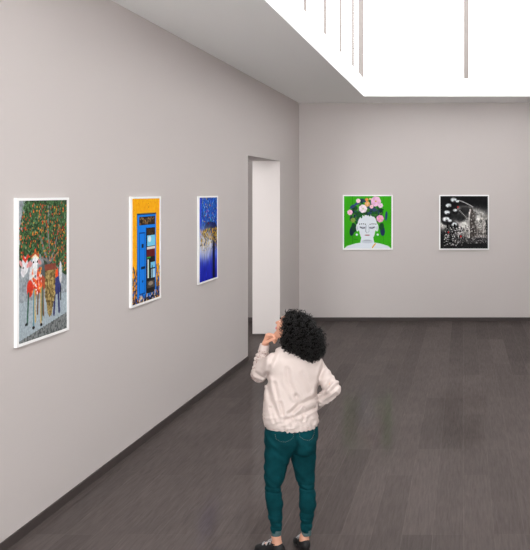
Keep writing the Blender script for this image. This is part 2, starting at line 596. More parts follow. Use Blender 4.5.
# --- abstract blue picture with gold specks
def paint_blue():
    c = Canvas(140, 170, (30, 62, 200))
    V, U = c.V, c.U
    t = np.clip((V - .45) / .5, 0, 1)[..., None]
    c.img = c.img * (1 - t) + np.array((22, 40, 190)) * t
    c.dots(1500, .12, 1, 0, .36, .010, .020, [(30, 110, 210), (20, 76, 190), (40, 130, 214), (16, 50, 150), (10, 50, 120), (20, 60, 170)], 31, .75, lambda x, y, r: r.random() < .5 + x)
    c.dots(70, .15, 1, 0, .3, .006, .012, [(110, 190, 230), (200, 190, 90), (190, 160, 60), (150, 200, 240)], 32)
    # dark dome
    n = c.noise(24, 33)
    d = np.hypot((U - .62) / .52, (V - .56) / .26)
    c.put((d < 1 + .06 * n) & (V < .56), (10, 16, 76), .95)
    c.dots(420, .1, 1, .30, .56, .010, .020, [(8, 10, 36), (14, 24, 96), (18, 40, 130), (20, 60, 70)], 34, .85, lambda x, y, r: math.hypot((x - .62) / .52, (y - .56) / .26) < 1.03)
    # white glow
    for cx, rx, a in ((.30, .24, .9), (.60, .16, .9), (.10, .25, .8), (.25, .3, .6)):
        g = np.exp(-((U - cx) / rx) ** 2 - ((V - .56) / .15) ** 2)
        c.put(g, (222, 222, 226), a)
    g = np.exp(-((U - .4) / .22) ** 2 - ((V - .68) / .09) ** 2)
    c.put(g, (160, 170, 214), .8)
    c.dots(900, .05, 1, .38, .66, .008, .018, [(220, 170, 40), (240, 200, 60), (40, 34, 20), (120, 90, 20), (200, 140, 30), (20, 30, 90)], 35, .9,
           lambda x, y, r: r.random() < (1.05 if x > .72 or abs(x - .33) < .08 else .42) * (1 - abs(y - .46) / .22))
    c.dots(9, .3, 1, .02, .5, .008, .013, [(200, 40, 50), (60, 170, 90)], 36)
    g = np.exp(-((U - .42) / .26) ** 2 - ((V - .56) / .11) ** 2)
    c.put(g, (236, 236, 236), .45)
    c.put(np.clip((V - .70) / .2, 0, 1), (14, 24, 160), .55)
    g = np.exp(-((U - .80) / .07) ** 4) * np.clip((V - .5) / .08, 0, 1)
    c.put(g, (6, 6, 30), .92)
    g = np.exp(-((U - .93) / .05) ** 2) * np.exp(-((V - .68) / .1) ** 2)
    c.put(g, (120, 150, 220), .7)
    c.img *= (.85 + .3 * c.noise(14, 37, 2.5))[..., None]
    return c


# --- white face with a flower crown on green
def paint_face():
    c = Canvas(150, 165, (58, 172, 24))
    c.img *= (.93 + .1 * c.noise(5, 41))[..., None]
    c.line([(.18, 0), (.18, 1)], .006, (42, 120, 24), .7)
    c.line([(.83, 0), (.83, 1)], .005, (42, 120, 24), .6)
    c.line([(.20, .82), (.28, .83)], .006, (40, 90, 26), .7)
    W = (222, 228, 236)
    G = (186, 194, 206)
    # leaves behind the head
    lv = [(20, 62, 34), (34, 84, 40), (46, 66, 96), (60, 110, 48), (28, 44, 60), (86, 150, 52), (30, 100, 40)]
    c.dots(520, .1, .9, .05, .62, .018, .035, lv, 42, .95, lambda x, y, r: math.hypot((x - .49) / .33, (y - .32) / .26) < 1)
    for cx, cy, rx, ry, rot, col in ((.17, .66, .05, .10, .2, (26, 42, 58)), (.21, .60, .05, .09, -.2, (24, 62, 40)), (.81, .66, .05, .10, -.1, (32, 48, 84)), (.79, .58, .05, .07, .2, (24, 70, 38))):
        c.ell(cx, cy, rx, ry, col, 1, .2, rot)
    # shoulders, neck
    c.ell(.5, 1.12, .58, .24, W, 1, .03)
    c.ell(.17, .965, .12, .03, W, .9, .4)
    c.ell(.83, .965, .12, .03, W, .9, .4)
    c.poly([(.375, .74), (.605, .74), (.65, .96), (.33, .96)], W)
    c.ell(.49, .865, .13, .035, G, .7, .5)
    c.ell(.285, .60, .03, .075, W)
    c.ell(.695, .60, .03, .075, W)
    c.ell(.285, .61, .014, .04, G)
    c.ell(.695, .61, .014, .04, G)
    c.ell(.27, .735, .022, .020, W)
    c.ell(.71, .735, .022, .020, W)
    c.ell(.49, .55, .205, .215, W, 1, .04)
    c.ell(.49, .66, .165, .20, W, 1, .04)
    c.ell(.40, .60, .07, .03, G, .55, .6)
    c.ell(.60, .60, .07, .03, G, .55, .6)
    c.line([(.465, .56), (.455, .67), (.48, .70)], .008, (150, 160, 172), .8)
    c.line([(.52, .56), (.53, .67), (.50, .70)], .006, (160, 170, 182), .7)
    c.ell(.49, .845, .08, .014, (158, 166, 178), .8, .4)
    c.line([(.34, .59), (.38, .61), (.44, .605)], .009, (60, 60, 76))
    c.line([(.54, .605), (.60, .61), (.64, .59)], .009, (60, 60, 76))
    for x in (.33, .37, .41, .45, .55, .59, .63, .67):
        c.ell(x, .525 + abs(x - .5) * .05 + (.01 if x in (.45, .55) else 0), .013, .010, (24, 26, 40))
    c.ell(.49, .745, .055, .013, (196, 140, 150))
    c.line([(.44, .745), (.54, .745)], .004, (120, 80, 90))
    c.ell(.57, .365, .012, .010, (30, 30, 50))
    c.ell(.61, .365, .012, .010, (30, 30, 50))
    c.line([(.60, .98), (.63, .94), (.66, .91)], .012, (216, 160, 40))
    # leaves over the brow
    c.dots(120, .22, .78, .26, .40, .014, .028, lv, 43, .95, lambda x, y, r: math.hypot((x - .49) / .20, (y - .58) / .23) > 1)
    for cx, cy, rx, ry, rot, col in ((.18, .20, .06, .03, -.5, (50, 70, 110)), (.28, .14, .07, .025, -.5, (54, 76, 120)), (.60, .24, .11, .03, .3, (50, 70, 104)),
                                     (.89, .38, .025, .09, .1, (44, 62, 110)), (.15, .42, .03, .06, .2, (44, 70, 60)),
                                     (.45, .33, .05, .03, .2, (30, 70, 40)), (.36, .07, .06, .02, -.2, (40, 60, 90)), (.55, .32, .04, .02, -.2, (46, 66, 100))):
        c.ell(cx, cy, rx, ry, col, 1, .2, rot)

    def flower(x, y, r, p, q):
        for k in range(7):
            an = k * 2 * math.pi / 7
            c.ell(x + math.cos(an) * r * .55, y + math.sin(an) * r * .5, r * .5, r * .46, p if k % 2 else tuple(min(255, v + 18) for v in p), 1, .25)
        c.ell(x, y, r * .38, r * .34, tuple(min(255, v + 8) for v in p))
        c.ell(x, y, r * .16, r * .15, q)
    flower(.67, .10, .105, (226, 176, 210), (210, 180, 60))
    flower(.77, .18, .05, (220, 190, 214), (210, 180, 160))
    flower(.76, .43, .075, (226, 150, 190), (240, 200, 60))
    flower(.40, .24, .085, (232, 216, 226), (190, 200, 120))
    flower(.30, .09, .045, (236, 200, 214), (230, 150, 170))
    flower(.125, .31, .055, (238, 180, 210), (240, 120, 150))
    flower(.48, .07, .035, (226, 130, 60), (250, 220, 150))
    flower(.49, .15, .055, (222, 160, 96), (250, 240, 220))
    flower(.58, .20, .04, (236, 190, 200), (230, 150, 170))
    flower(.19, .46, .05, (120, 150, 60), (150, 180, 80))
    c.ell(.55, .055, .02, .02, (240, 200, 160))
    return c


# --- black and white picture of a church with a lattice of round lamps
def paint_mono():
    c = Canvas(150, 165, (20, 20, 22))
    U, V = c.U, c.V
    def glow(cx, cy, rx, ry, a, col=(214, 212, 208)):
        c.put(np.exp(-((U - cx) / rx) ** 2 - ((V - cy) / ry) ** 2), col, a)
    g = np.exp(-((V - (.20 + .35 * np.abs(U - .6) ** 1.4 + .16 * (U - .4))) / .045) ** 2) * (U > .35)
    c.put(g, (190, 188, 184), .6)
    glow(.75, .32, .35, .09, .55)
    glow(.05, .55, .12, .10, .9)
    glow(.50, .52, .22, .09, .9)
    glow(.55, .70, .25, .10, .75)
    glow(.50, .60, .12, .08, .7, (236, 236, 232))
    c.ell(.52, .28, .14, .08, (24, 24, 26), .8, .6)
    c.ell(.42, .42, .10, .07, (30, 30, 32), .8, .6)
    # wheel edge
    for k in range(26):
        a_ = k / 25
        c.ell(.38 + .30 * a_, .085 + .12 * a_ ** 1.4, .012, .009, (230, 230, 228) if k % 2 else (90, 90, 90), .9, .5)
    for k in range(14):
        a_ = k / 13
        c.ell(.40 + .16 * a_, .27 + .15 * a_, .012, .010, (214, 214, 210) if k % 2 else (80, 80, 80), .8, .5)
    # towers
    c.poly([(.61, .28), (.66, .22), (.70, .30), (.74, .30), (.76, .86), (.60, .86)], (70, 64, 62))
    c.line([(.63, .26), (.585, .50), (.60, .86)], .016, (186, 182, 178))
    c.rect(.76, .50, .96, .80, (128, 122, 118))
    glow(.86, .42, .12, .06, .6)
    c.ell(.84, .50, .11, .11, (170, 166, 162))
    c.ell(.85, .47, .03, .04, (70, 66, 64))
    c.poly([(.84, .40), (.86, .31), (.88, .40)], (120, 116, 112))
    c.ell(.96, .40, .035, .05, (150, 146, 142))
    c.rect(.38, .60, .60, .78, (150, 148, 146))
    c.line([(.40, .60), (.48, .54), (.58, .60)], .012, (216, 214, 210))
    r = np.random.default_rng(51)
    for k in range(70):
        x, y = r.uniform(.38, .95), r.uniform(.55, .80)
        c.rect(x, y, x + .018, y + .03, [(36, 34, 34), (206, 202, 198)][r.integers(2)], .85)
    c.dots(520, .35, 1, .30, .84, .005, .012, [(210, 208, 204), (40, 38, 38), (120, 116, 112)], 52, .6, lambda x, y, r: x > .6 and (x < .76 or y > .42) or y > .62)
    c.rect(.30, .80, 1, .90, (40, 38, 40), .75)
    c.dots(420, .30, 1, .78, .90, .005, .012, [(150, 148, 146), (24, 24, 26), (80, 78, 80)], 53, .8)
    c.put(np.clip((V - .9) / .03, 0, 1), (30, 30, 31), .9)
    # round lamps
    for x, y, q in ((.28, .07, .075), (.17, .18, .07), (.14, .31, .07), (.31, .27, .05), (.12, .44, .085), (.29, .54, .075), (.36, .10, .04), (.20, .47, .05)):
        c.ell(x, y + .03, q * 1.2, q, (12, 12, 14), .9, .3)
        c.ell(x, y, q * .85, q * .52, (214, 220, 222), 1, .5)
        c.ell(x + .02, y + .03, q * .4, q * .25, (40, 40, 44), .8, .3)
    c.line([(.15, .55), (.18, .85), (.28, .92)], .02, (14, 14, 16))
    c.line([(.30, .55), (.24, .92)], .02, (14, 14, 16))
    c.dots(330, .08, .46, .60, .94, .006, .014, [(210, 210, 208), (16, 16, 18), (110, 108, 108), (8, 8, 10)], 54, .9)
    c.rect(.90, .56, .92, .80, (220, 218, 214), .6)
    c.rect(.60, .30, .62, .80, (226, 224, 220), .6)
    c.ell(.80, .42, .05, .05, (236, 234, 230), .8, .8)
    c.img *= (.72 + .42 * c.noise(45, 58) + .22 * c.noise(18, 59))[..., None]
    for x, y in ((.17, .69), (.43, .77), (.37, .21)):
        c.ell(x, y, .014, .018, (214, 40, 44))
    return c


ZP = 1.365
picture((-1.83, YB - 0.002, ZP), 0, paint_face(), 'square framed picture of a pale face with closed eyes and flower crown on green', 'framed pictures on the back wall')
picture((0.012, YB - 0.002, ZP), 0, paint_mono(), 'square framed black and white picture of a tower and round lamps', 'framed pictures on the back wall')
for yc, fn, lb in ((6.866, paint_goats, 'framed picture of decorated goats and a basket under a fruit tree'),
                   (9.083, paint_door, 'framed picture of a blue door in a yellow wall'),
                   (11.295, paint_blue, 'framed abstract picture in deep blue with gold specks, nearest the doorway')):
    picture((XL + 0.002, yc, ZP), math.pi / 2, fn(), lb, 'framed pictures on the left wall',
            0.020, PIC_W=0.857, FX=0.035)


# ------------------------------------------------------------------ distance-field modelling
class Field:
    def __init__(s, lo, hi, h):
        s.lo = np.array(lo, float)
        s.h = h
        s.n = np.ceil((np.array(hi) - s.lo) / h).astype(int) + 1
        s.a = np.full(s.n, 1.0, np.float32)

    def _sl(s, lo, hi):
        i0 = np.maximum(np.floor((np.array(lo) - s.lo) / s.h).astype(int), 0)
        i1 = np.minimum(np.ceil((np.array(hi) - s.lo) / s.h).astype(int) + 1, s.n)
        ax = [s.lo[k] + s.h * np.arange(i0[k], i1[k], dtype=np.float32) for k in range(3)]
        g = np.meshgrid(*ax, indexing='ij', sparse=True)
        return tuple(slice(i0[k], i1[k]) for k in range(3)), g

    def _mix(s, sl, d, k, op='add'):
        a = s.a[sl]
        if op == 'cut':
            s.a[sl] = np.maximum(a, -d)
            return
        if k > 0:
            hh = np.clip(.5 + .5 * (a - d) / k, 0, 1)
            s.a[sl] = a * (1 - hh) + d * hh - k * hh * (1 - hh)
        else:
            s.a[sl] = np.minimum(a, d)

    def cone(s, a, b, ra, rb, k=0.02, op='add'):
        a, b = np.array(a, float), np.array(b, float)
        m = max(ra, rb) + k + 3 * s.h
        sl, (X, Y, Z) = s._sl(np.minimum(a, b) - m, np.maximum(a, b) + m)
        d = b - a
        L2 = max(float(d @ d), 1e-9)
        t = np.clip(((X - a[0]) * d[0] + (Y - a[1]) * d[1] + (Z - a[2]) * d[2]) / L2, 0, 1)
        dist = np.sqrt((X - a[0] - t * d[0]) ** 2 + (Y - a[1] - t * d[1]) ** 2 + (Z - a[2] - t * d[2]) ** 2) - (ra + (rb - ra) * t)
        s._mix(sl, dist.astype(np.float32), k, op)

    def chain(s, pts, rs, k=0.02):
        for i in range(len(pts) - 1):
            s.cone(pts[i], pts[i + 1], rs[i], rs[i + 1], k)

    def ell(s, c, r, ax=None, k=0.02, op='add'):
        """ax: 3 orthonormal rows"""
        c, r = np.array(c, float), np.array(r, float)
        ax = np.eye(3) if ax is None else np.array(ax)
        m = r.max() + k + 3 * s.h
        sl, (X, Y, Z) = s._sl(c - m, c + m)
        q0 = 0
        q1 = 0
        for i in range(3):
            p = (X - c[0]) * ax[i][0] + (Y - c[1]) * ax[i][1] + (Z - c[2]) * ax[i][2]
            q0 = q0 + (p / r[i]) ** 2
            q1 = q1 + (p / r[i] ** 2) ** 2
        q0 = np.sqrt(q0)
        d = q0 * (q0 - 1) / np.sqrt(np.maximum(q1, 1e-6))
        s._mix(sl, d.astype(np.float32), k, op)

    def loft(s, secs, yaw, k=0.02, p=2.0):
        """secs: (z, cx, cy, a, b) horizontal elliptic sections turned by yaw"""
        secs = sorted(secs)
        z = np.array([q[0] for q in secs])
        A = np.array(secs)
        m = A[:, 3].max() + k + 3 * s.h
        sl, (X, Y, Z) = s._sl((A[:, 1].min() - m, A[:, 2].min() - m, z[0] - 0.03), (A[:, 1].max() + m, A[:, 2].max() + m, z[-1] + 0.03))
        zz = Z[0, 0, :]
        f = [np.interp(zz, z, A[:, i])[None, None, :] for i in range(1, 5)]
        kw = max(1, int(.03 / s.h))
        ker = np.hanning(2 * kw + 3)[1:-1]
        ker /= ker.sum()
        f = [np.convolve(np.pad(q[0, 0], len(ker) // 2, mode='edge'), ker, 'valid')[None, None, :] for q in f]
        ca, sa = math.cos(yaw), math.sin(yaw)
        x, y = X - f[0], Y - f[1]
        xr, yr = np.abs(x * ca + y * sa), np.abs(-x * sa + y * ca)
        q = ((xr / f[2]) ** p + (yr / f[3]) ** p) ** (1 / p)
        g = np.sqrt((xr / f[2] ** 2) ** 2 + (yr / f[3] ** 2) ** 2)
        d = q * (q - 1) / np.maximum(g, 1e-4) * 1.0
        d = np.clip(d, -0.2, 0.5)
        over = np.maximum(z[0] - Z, Z - z[-1])
        d = np.maximum(d, over)
        s._mix(sl, d.astype(np.float32), k)

    def add(s, fn, lo=None, hi=None):
        sl, g = s._sl(s.lo if lo is None else lo, s.lo + s.h * s.n if hi is None else hi)
        s.a[sl] += fn(*g).astype(np.float32)

    def mesh(s, name):
        a = s.a
        neg = a < 0
        nx, ny, nz = a.shape
        cnt = np.zeros((nx - 1, ny - 1, nz - 1), np.int8)
        for i in (0, 1):
            for j in (0, 1):
                for k in (0, 1):
                    cnt += neg[i:nx - 1 + i, j:ny - 1 + j, k:nz - 1 + k]
        act = (cnt > 0) & (cnt < 8)
        I = np.argwhere(act)
        idx = np.full(act.shape, -1, np.int64)
        idx[act] = np.arange(len(I))
        P = np.zeros((len(I), 3))
        C = np.zeros(len(I))
        corners = [(i, j, k) for i in (0, 1) for j in (0, 1) for k in (0, 1)]
        for u in corners:
            for ax in range(3):
                if u[ax]: continue
                v = list(u); v[ax] = 1
                va = a[I[:, 0] + u[0], I[:, 1] + u[1], I[:, 2] + u[2]]
                vb = a[I[:, 0] + v[0], I[:, 1] + v[1], I[:, 2] + v[2]]
                m = (va < 0) != (vb < 0)
                t = np.where(m, va / np.where(m, va - vb, 1), 0)
                pt = np.array(u, float)[None] + np.outer(t, np.array(v) - np.array(u))
                P += pt * m[:, None]
                C += m
        V = (I + P / C[:, None]) * s.h + s.lo
        faces = []
        for ax in range(3):
            o1, o2 = (ax + 1) % 3, (ax + 2) % 3
            sl0 = [slice(None)] * 3; sl1 = [slice(None)] * 3
            sl0[ax] = slice(0, -1); sl1[ax] = slice(1, None)
            A0, A1 = neg[tuple(sl0)], neg[tuple(sl1)]
            ch = np.argwhere(A0 != A1)
            ch = ch[(ch[:, o1] > 0) & (ch[:, o2] > 0) & (ch[:, o1] < a.shape[o1] - 1) & (ch[:, o2] < a.shape[o2] - 1)]
            ins = A0[ch[:, 0], ch[:, 1], ch[:, 2]]
            q = []
            for d1, d2 in ((-1, -1), (0, -1), (0, 0), (-1, 0)):
                c = ch.copy()
                c[:, o1] += d1
                c[:, o2] += d2
                q.append(idx[c[:, 0], c[:, 1], c[:, 2]])
            q = np.stack(q, 1)
            q = np.where(ins[:, None], q, q[:, ::-1])
            faces.append(q)
        Fq = np.vstack(faces)
        Fq = Fq[(Fq >= 0).all(1)]
        me = bpy.data.meshes.new(name)
        me.from_pydata(V.tolist(), [], Fq.tolist())
        return me, V


def tubes(name, paths, r, m, parent, sides=6, taper=None):
    """many tubes in one mesh; paths: list of (n,3) arrays"""
    vs, fs = [], []
    for p in paths:
        p = np.asarray(p, float)
        n = len(p)
        T = np.gradient(p, axis=0)
        T /= np.linalg.norm(T, axis=1)[:, None] + 1e-9
        ref = np.array([0.31, 0.17, 0.93])
        A = np.cross(T, ref)
        A /= np.linalg.norm(A, axis=1)[:, None] + 1e-9
        B = np.cross(T, A)
        b = len(vs)
        for i in range(n):
            rr = r * (taper[min(i, len(taper) - 1)] if taper else 1)
            for k in range(sides):
                an = 2 * math.pi * k / sides
                vs.append(tuple(p[i] + rr * (math.cos(an) * A[i] + math.sin(an) * B[i])))
        for i in range(n - 1):
            for k in range(sides):
                k2 = (k + 1) % sides
                fs.append((b + i * sides + k, b + i * sides + k2, b + (i + 1) * sides + k2, b + (i + 1) * sides + k))
        fs.append(tuple(b + k for k in range(sides))[::-1])
        fs.append(tuple(b + (n - 1) * sides + k for k in range(sides)))
    me = bpy.data.meshes.new(name)
    me.from_pydata(vs, [], fs)
    return link(name, me, m, parent, True)


# ------------------------------------------------------------------ the woman
PX0, PY0 = -1.185, 6.29
O = np.array([PX0, PY0, 0.0])
YAW = math.radians(28)
Fd = np.array([-math.sin(YAW), math.cos(YAW), 0])
Rd = np.array([math.cos(YAW), math.sin(YAW), 0])


def P(px, py, v):
    """picture measure + own depth -> point relative to the figure's base"""
    y = PY0 + v
    return np.array([(px - CX) / F * y - PX0, v, CAMH - (py - CY) / F * y])


M_skin = mat('skin', (196, 144, 120), 0.55, 0.4, var=0.06, vscale=20)
M_lip = mat('lip_pink', (214, 84, 120), 0.35, 0.5)
M_eye = mat('eye_white', (235, 232, 228), 0.2, 0.5)
M_brow = mat('eyebrow_hair', (30, 22, 20), 0.7, 0.3)
M_hair = mat('black_curls', (14, 12, 12), 0.4, 0.28)
M_shirt = attr_mat('pale_pink_fleece', 0.98, 0.03, 0.5, 260)
M_rib = mat('pale_pink_rib', (195, 181, 176), 0.95, 0.03, 0.6, 300, .04, 30)
M_jean = mat('teal_denim', (8, 54, 60), 0.95, 0.06, 0.6, 500, 0.6, 14)
M_jcuff = mat('denim_turn_up', (74, 94, 96), 0.95, 0.05, 0.5, 500, 0.3, 60)
M_stitch = mat('grey_stitching', (112, 110, 104), 0.8, 0.2)
M_shoe = mat('black_canvas', (12, 11, 13), 0.6, 0.4, 0.4, 400)
M_sole = mat('black_rubber', (26, 22, 23), 0.55, 0.4)
M_lace = mat('white_lace', (176, 174, 176), 0.8, 0.2)

woman = empty('person', tuple(O))
tag(woman, 'person seen from behind with black curly hair, pale pink sweatshirt and teal jeans', 'person')

# --- head frame
tilt, turn = math.radians(24), math.radians(14)
HF = np.array([-math.cos(tilt) * math.cos(turn), math.cos(tilt) * math.sin(turn), math.sin(tilt)])
HR = np.array([math.sin(turn), math.cos(turn), 0])          # her right
HR = HR / np.linalg.norm(HR)
HU = np.cross(HR, HF)
HU /= np.linalg.norm(HU)
HC = P(291.5, 326.5, 0.03)
AX = np.stack([HR, HF, HU])


def H(r, f, u):
    return HC + r * HR + f * HF + u * HU


# --- skeleton
shL, shR = P(275, 362, -.09), P(313.5, 364, .10)
elL, wrL = P(258.5, 374, .09), P(264.5, 346, .07)
elR, wrR = P(333.5, 389.5, .03), P(313, 407, .17)
neck0, neck1 = P(293.5, 352, .0), H(.0, -.025, -.07)
hipL, hipR = P(279.5, 447, -.045), P(304, 447, .045)
knL, knR = P(273.2, 489, -.035), P(307.3, 490, .045)
anL, anR = P(276.2, 537, -.035), P(304.2, 537, .035)

fb = Field((-.30, -.26, 0.0), (.38, .32, 1.70), 0.0045)
# head
fb.ell(H(0, -.012, .018), (.072, .092, .088), AX, .02)
fb.ell(H(0, .025, -.035), (.056, .060, .075), AX, .03)
fb.ell(H(0, .074, -.092), (.022, .020, .018), AX, .025)      # chin
fb.cone(H(-.052, -.01, -.055), H(-.015, .06, -.095), .014, .014, .03)
fb.cone(H(.052, -.01, -.055), H(.015, .06, -.095), .014, .014, .03)
fb.cone(H(0, .082, .008), H(0, .108, -.024), .007, .0105, .012)   # nose
fb.cone(H(-.010, .088, -.032), H(.010, .088, -.032), .008, .008, .008)
fb.ell(H(0, .076, .026), (.042, .011, .012), AX, .02)        # brow
for s in (-1, 1):
    fb.ell(H(s * .030, .092, .004), (.017, .014, .010), AX, 0, 'cut')
    fb.ell(H(s * .040, .062, -.025), (.022, .022, .020), AX, .03)  # cheek
    fb.ell(H(s * .074, -.008, -.015), (.008, .018, .030), AX, .008)  # ear
fb.ell(H(0, .080, -.056), (.022, .014, .014), AX, .012)
# neck, torso
fb.cone(neck0, neck1, .056, .054, .03)
fb.loft([(P(292, 430, 0)[2], P(292, 430, 0)[0], 0, .15, .105), (P(292, 405, 0)[2], P(291, 405, 0)[0], 0, .130, .095),
         (P(293, 380, 0)[2], P(293, 380, 0)[0], 0, .150, .105), (P(294, 360, 0)[2], P(294, 360, 0)[0], 0, .155, .085)], YAW, .02)
fb.cone(shL, shR, .040, .040, .05)
fb.cone(P(294, 357, 0), neck0, .07, .06, .04)
# arms
fb.chain([shL, elL, wrL], [.045, .038, .026], .015)
fb.chain([shR, elR, wrR], [.045, .038, .026], .015)
# pelvis and legs
fb.ell(P(291.5, 440, 0), (.140, .095, .085), np.stack([Rd, Fd, (0, 0, 1)]), .03)
LEG_L = [(455, 265, 290.5), (466, 264.6, 287), (476, 264.6, 284.2), (488, 265.2, 280.5), (496, 266, 281.5), (505, 267, 282.6), (516, 268.8, 282.2), (527, 271, 281.6)]
LEG_R = [(455, 291, 315.8), (466, 293.5, 315.3), (476, 296, 314.8), (488, 299.2, 314.5), (496, 299.8, 315.4), (505, 299.4, 315.9), (516, 300, 314), (527, 301, 311.6)]
for hp, rows, an, v in ((hipL, LEG_L, anL, -.035), (hipR, LEG_R, anR, .035)):
    fb.chain([hp] + [P((x0 + x1) / 2, y, v) for y, x0, x1 in rows] + [an], [.072] + [(x1 - x0) / 2 / 146 - .013 for y, x0, x1 in rows] + [.0265], .01)
# feet inside the shoes
footL, footR = np.array([-.93, .36, 0]), np.array([-.48, .87, 0])
for an, fd in ((anL, footL), (anR, footR)):
    fd /= np.linalg.norm(fd)
    heel = np.array([an[0], an[1], .035]) - fd * .025
    ball = np.array([an[0], an[1], .030]) + fd * .115
    fb.cone(an, heel, .028, .028, .02)
    fb.cone(np.array([an[0], an[1], .055]), ball, .030, .024, .02)


def hand(f, W, d, r, n, curls, thumb, sc=1.0):
    """W wrist, d wrist-to-knuckle, r towards the little finger, n back of hand"""
    d = np.array(d, float); d /= np.linalg.norm(d)
    r = np.array(r, float); r -= d * (r @ d); r /= np.linalg.norm(r)
    nn = np.array(n, float); nn -= d * (nn @ d) + r * (nn @ r); nn /= np.linalg.norm(nn)
    for i, o in enumerate((-.026, -.009, .008, .024)):
        K = W + d * (.078 - abs(i - 1) * .003) * sc + r * o * sc
        f.cone(W + r * o * .5 * sc + d * .012, K, .0135 * sc, .0105 * sc, .012)
        ang = 0
        p = K
        Ls = [(.040, .026, .020), (.044, .029, .021), (.041, .027, .020), (.032, .021, .017)][i]
        R0 = [.0092, .0092, .0088, .0078][i]
        for j, Lg in enumerate(Ls):
            ang += curls[i][j]
            dr = d * math.cos(ang) - nn * math.sin(ang)
            q = p + dr * Lg * sc
            f.cone(p, q, (R0 - j * .0008) * sc, (R0 - (j + 1) * .0008) * sc, .003)
            p = q
    f.ell(W + d * .072 * sc - nn * .020, (.030, .020, .024), np.stack([r, d, nn]), .01)
    t0 = W + d * .018 - r * .022
    f.cone(W + d * .01, t0 + d * .01, .014, .013, .01)
    p = t0
    for (a, b, c_), Lg, rr in zip(thumb, (.040, .032, .024), (.0125, .0105, .0095)):
        dr = a * d + b * -r + c_ * -nn
        dr /= np.linalg.norm(dr)
        q = p + dr * Lg
        f.cone(p, q, rr, rr - .0012, .006)
        p = q


hand(fb, wrL + np.array([.000, 0, .0]), (.35, -.05, .9), (.25, .93, .05), (-.85, -.3, .35),
     [(1.15, 1.15, .7), (1.25, 1.2, .8), (1.35, 1.25, .8), (1.4, 1.3, .8)], [(.6, .3, .5), (.75, .0, .65), (.6, -.2, .8)], 1.12)
hand(fb, wrR, (-.55, .35, -.55), (.3, .5, -.8), (.4, .85, .3),
     [(.25, .3, .2)] * 4, [(.4, .8, .1), (.6, .6, .2), (.7, .5, .2)])
me, _ = fb.mesh('body')
body = link('body', me, M_skin, woman, True)


def blob(name, c, r, ax, m, parent):
    f = Field(np.array(c) - max(r) - .01, np.array(c) + max(r) + .01, min(r) / 3)
    f.ell(c, r, ax, 0)
    me, _ = f.mesh(name)
    return link(name, me, m, parent, True)


for s in (-1, 1):
    blob('eye', H(s * .030, .072, .004), (.013, .012, .0095), AX, M_eye, woman)
    tubes('eyebrow', [[H(s * .014, .0935, .024), H(s * .03, .090, .030), H(s * .046, .080, .025)]], .003, M_brow, woman)
lipm = Field(H(0, .086, -.056) - .04, H(0, .086, -.056) + .04, .0025)
lipm.ell(H(0, .0945, -.051), (.021, .0065, .0045), AX, .002)
lipm.ell(H(0, .0935, -.060), (.018, .0070, .0055), AX, .002)
me, _ = lipm.mesh('lips')
tag(link('lips', me, M_lip, woman, True), 'bright pink lips')

# --- sweatshirt
fs_ = Field((-.32, -.28, .80), (.40, .30, 1.44), 0.005)
secs = []
for py, x0, x1 in ((426, 265.5, 317), (420, 263.5, 317.5), (411, 263, 316), (400, 264.2, 316), (390, 265.5, 317), (380, 266.5, 320), (370, 269, 321.5), (360, 272, 319), (355, 277, 315)):
    hw = (x1 - x0) / 2 / 146.0 / .925 - .009
    q = P((x0 + x1) / 2 + .5, py - 1.5, 0)
    secs.append((q[2], q[0], q[1], hw, hw * (.70 if py > 385 else .64)))
secs.append((secs[-1][0] + .035, secs[-1][1], secs[-1][2], secs[-1][3] * .72, secs[-1][4] * .7))
fs_.loft(secs, YAW, .02, 2.2)
fs_.cone(P(277, 361.5, -.085), P(313, 363.5, .085), .062, .060, .06)
fs_.cone(P(283, 355, -.04), P(306, 357, .04), .058, .058, .03)
fs_.cone(P(293.5, 354, 0), P(292.5, 350.5, .0), .074, .064, .02)
fs_.chain([P(274.5, 363, -.085), elL * .5 + shL * .5 + np.array([-.006, 0, .004]), elL, elL * .5 + wrL * .5, elL * .08 + wrL * .92 + np.array([0, 0, -.006])],
          [.066, .064, .055, .047, .034], .025)
fs_.chain([P(314.5, 365, .09), elR * .5 + shR * .5, elR, elR * .5 + wrR * .5, wrR * .95 + elR * .05], [.062, .057, .054, .043, .036], .012)


def seg(X, Y, Z, a, b):
    d = b - a
    t = np.clip(((X - a[0]) * d[0] + (Y - a[1]) * d[1] + (Z - a[2]) * d[2]) / (d @ d), 0, 1)
    r = np.sqrt((X - a[0] - t * d[0]) ** 2 + (Y - a[1] - t * d[1]) ** 2 + (Z - a[2] - t * d[2]) ** 2)
    return t, r


def cr(*p):
    return [(230 + x / 4.077, 300 + y / 4.077) for x, y in p]


CREASES = [(cr((235, 285), (238, 335), (268, 390)), 1.6, .013), (cr((270, 390), (282, 425), (250, 470)), 1.4, .009),
           (cr((152, 335), (162, 400), (190, 470)), 1.5, .012), (cr((350, 395), (290, 425), (240, 462)), 1.3, .012),
           (cr((345, 440), (280, 470), (225, 490)), 1.2, .010), (cr((385, 265), (372, 310), (352, 385)), 1.5, .012),
           (cr((185, 215), (160, 270), (148, 335)), 1.5, .010), (cr((180, 340), (195, 400)), 1.2, .007),
           (cr((300, 300), (330, 370), (345, 400)), 1.6, .007), (cr((205, 420), (215, 465)), 1.1, .008),
           (cr((300, 440), (300, 490)), 1.0, .008), (cr((165, 440), (180, 495)), 1.0, .009), (cr((255, 480), (262, 500)), 1.0, .008),
           (cr((420, 300), (400, 350), (360, 375)), 1.3, .009), (cr((440, 345), (400, 385), (360, 400)), 1.1, .009),
           (cr((432, 385), (395, 412), (370, 440)), 1.0, .008), (cr((110, 300), (135, 315), (150, 300)), 1.2, .009)]


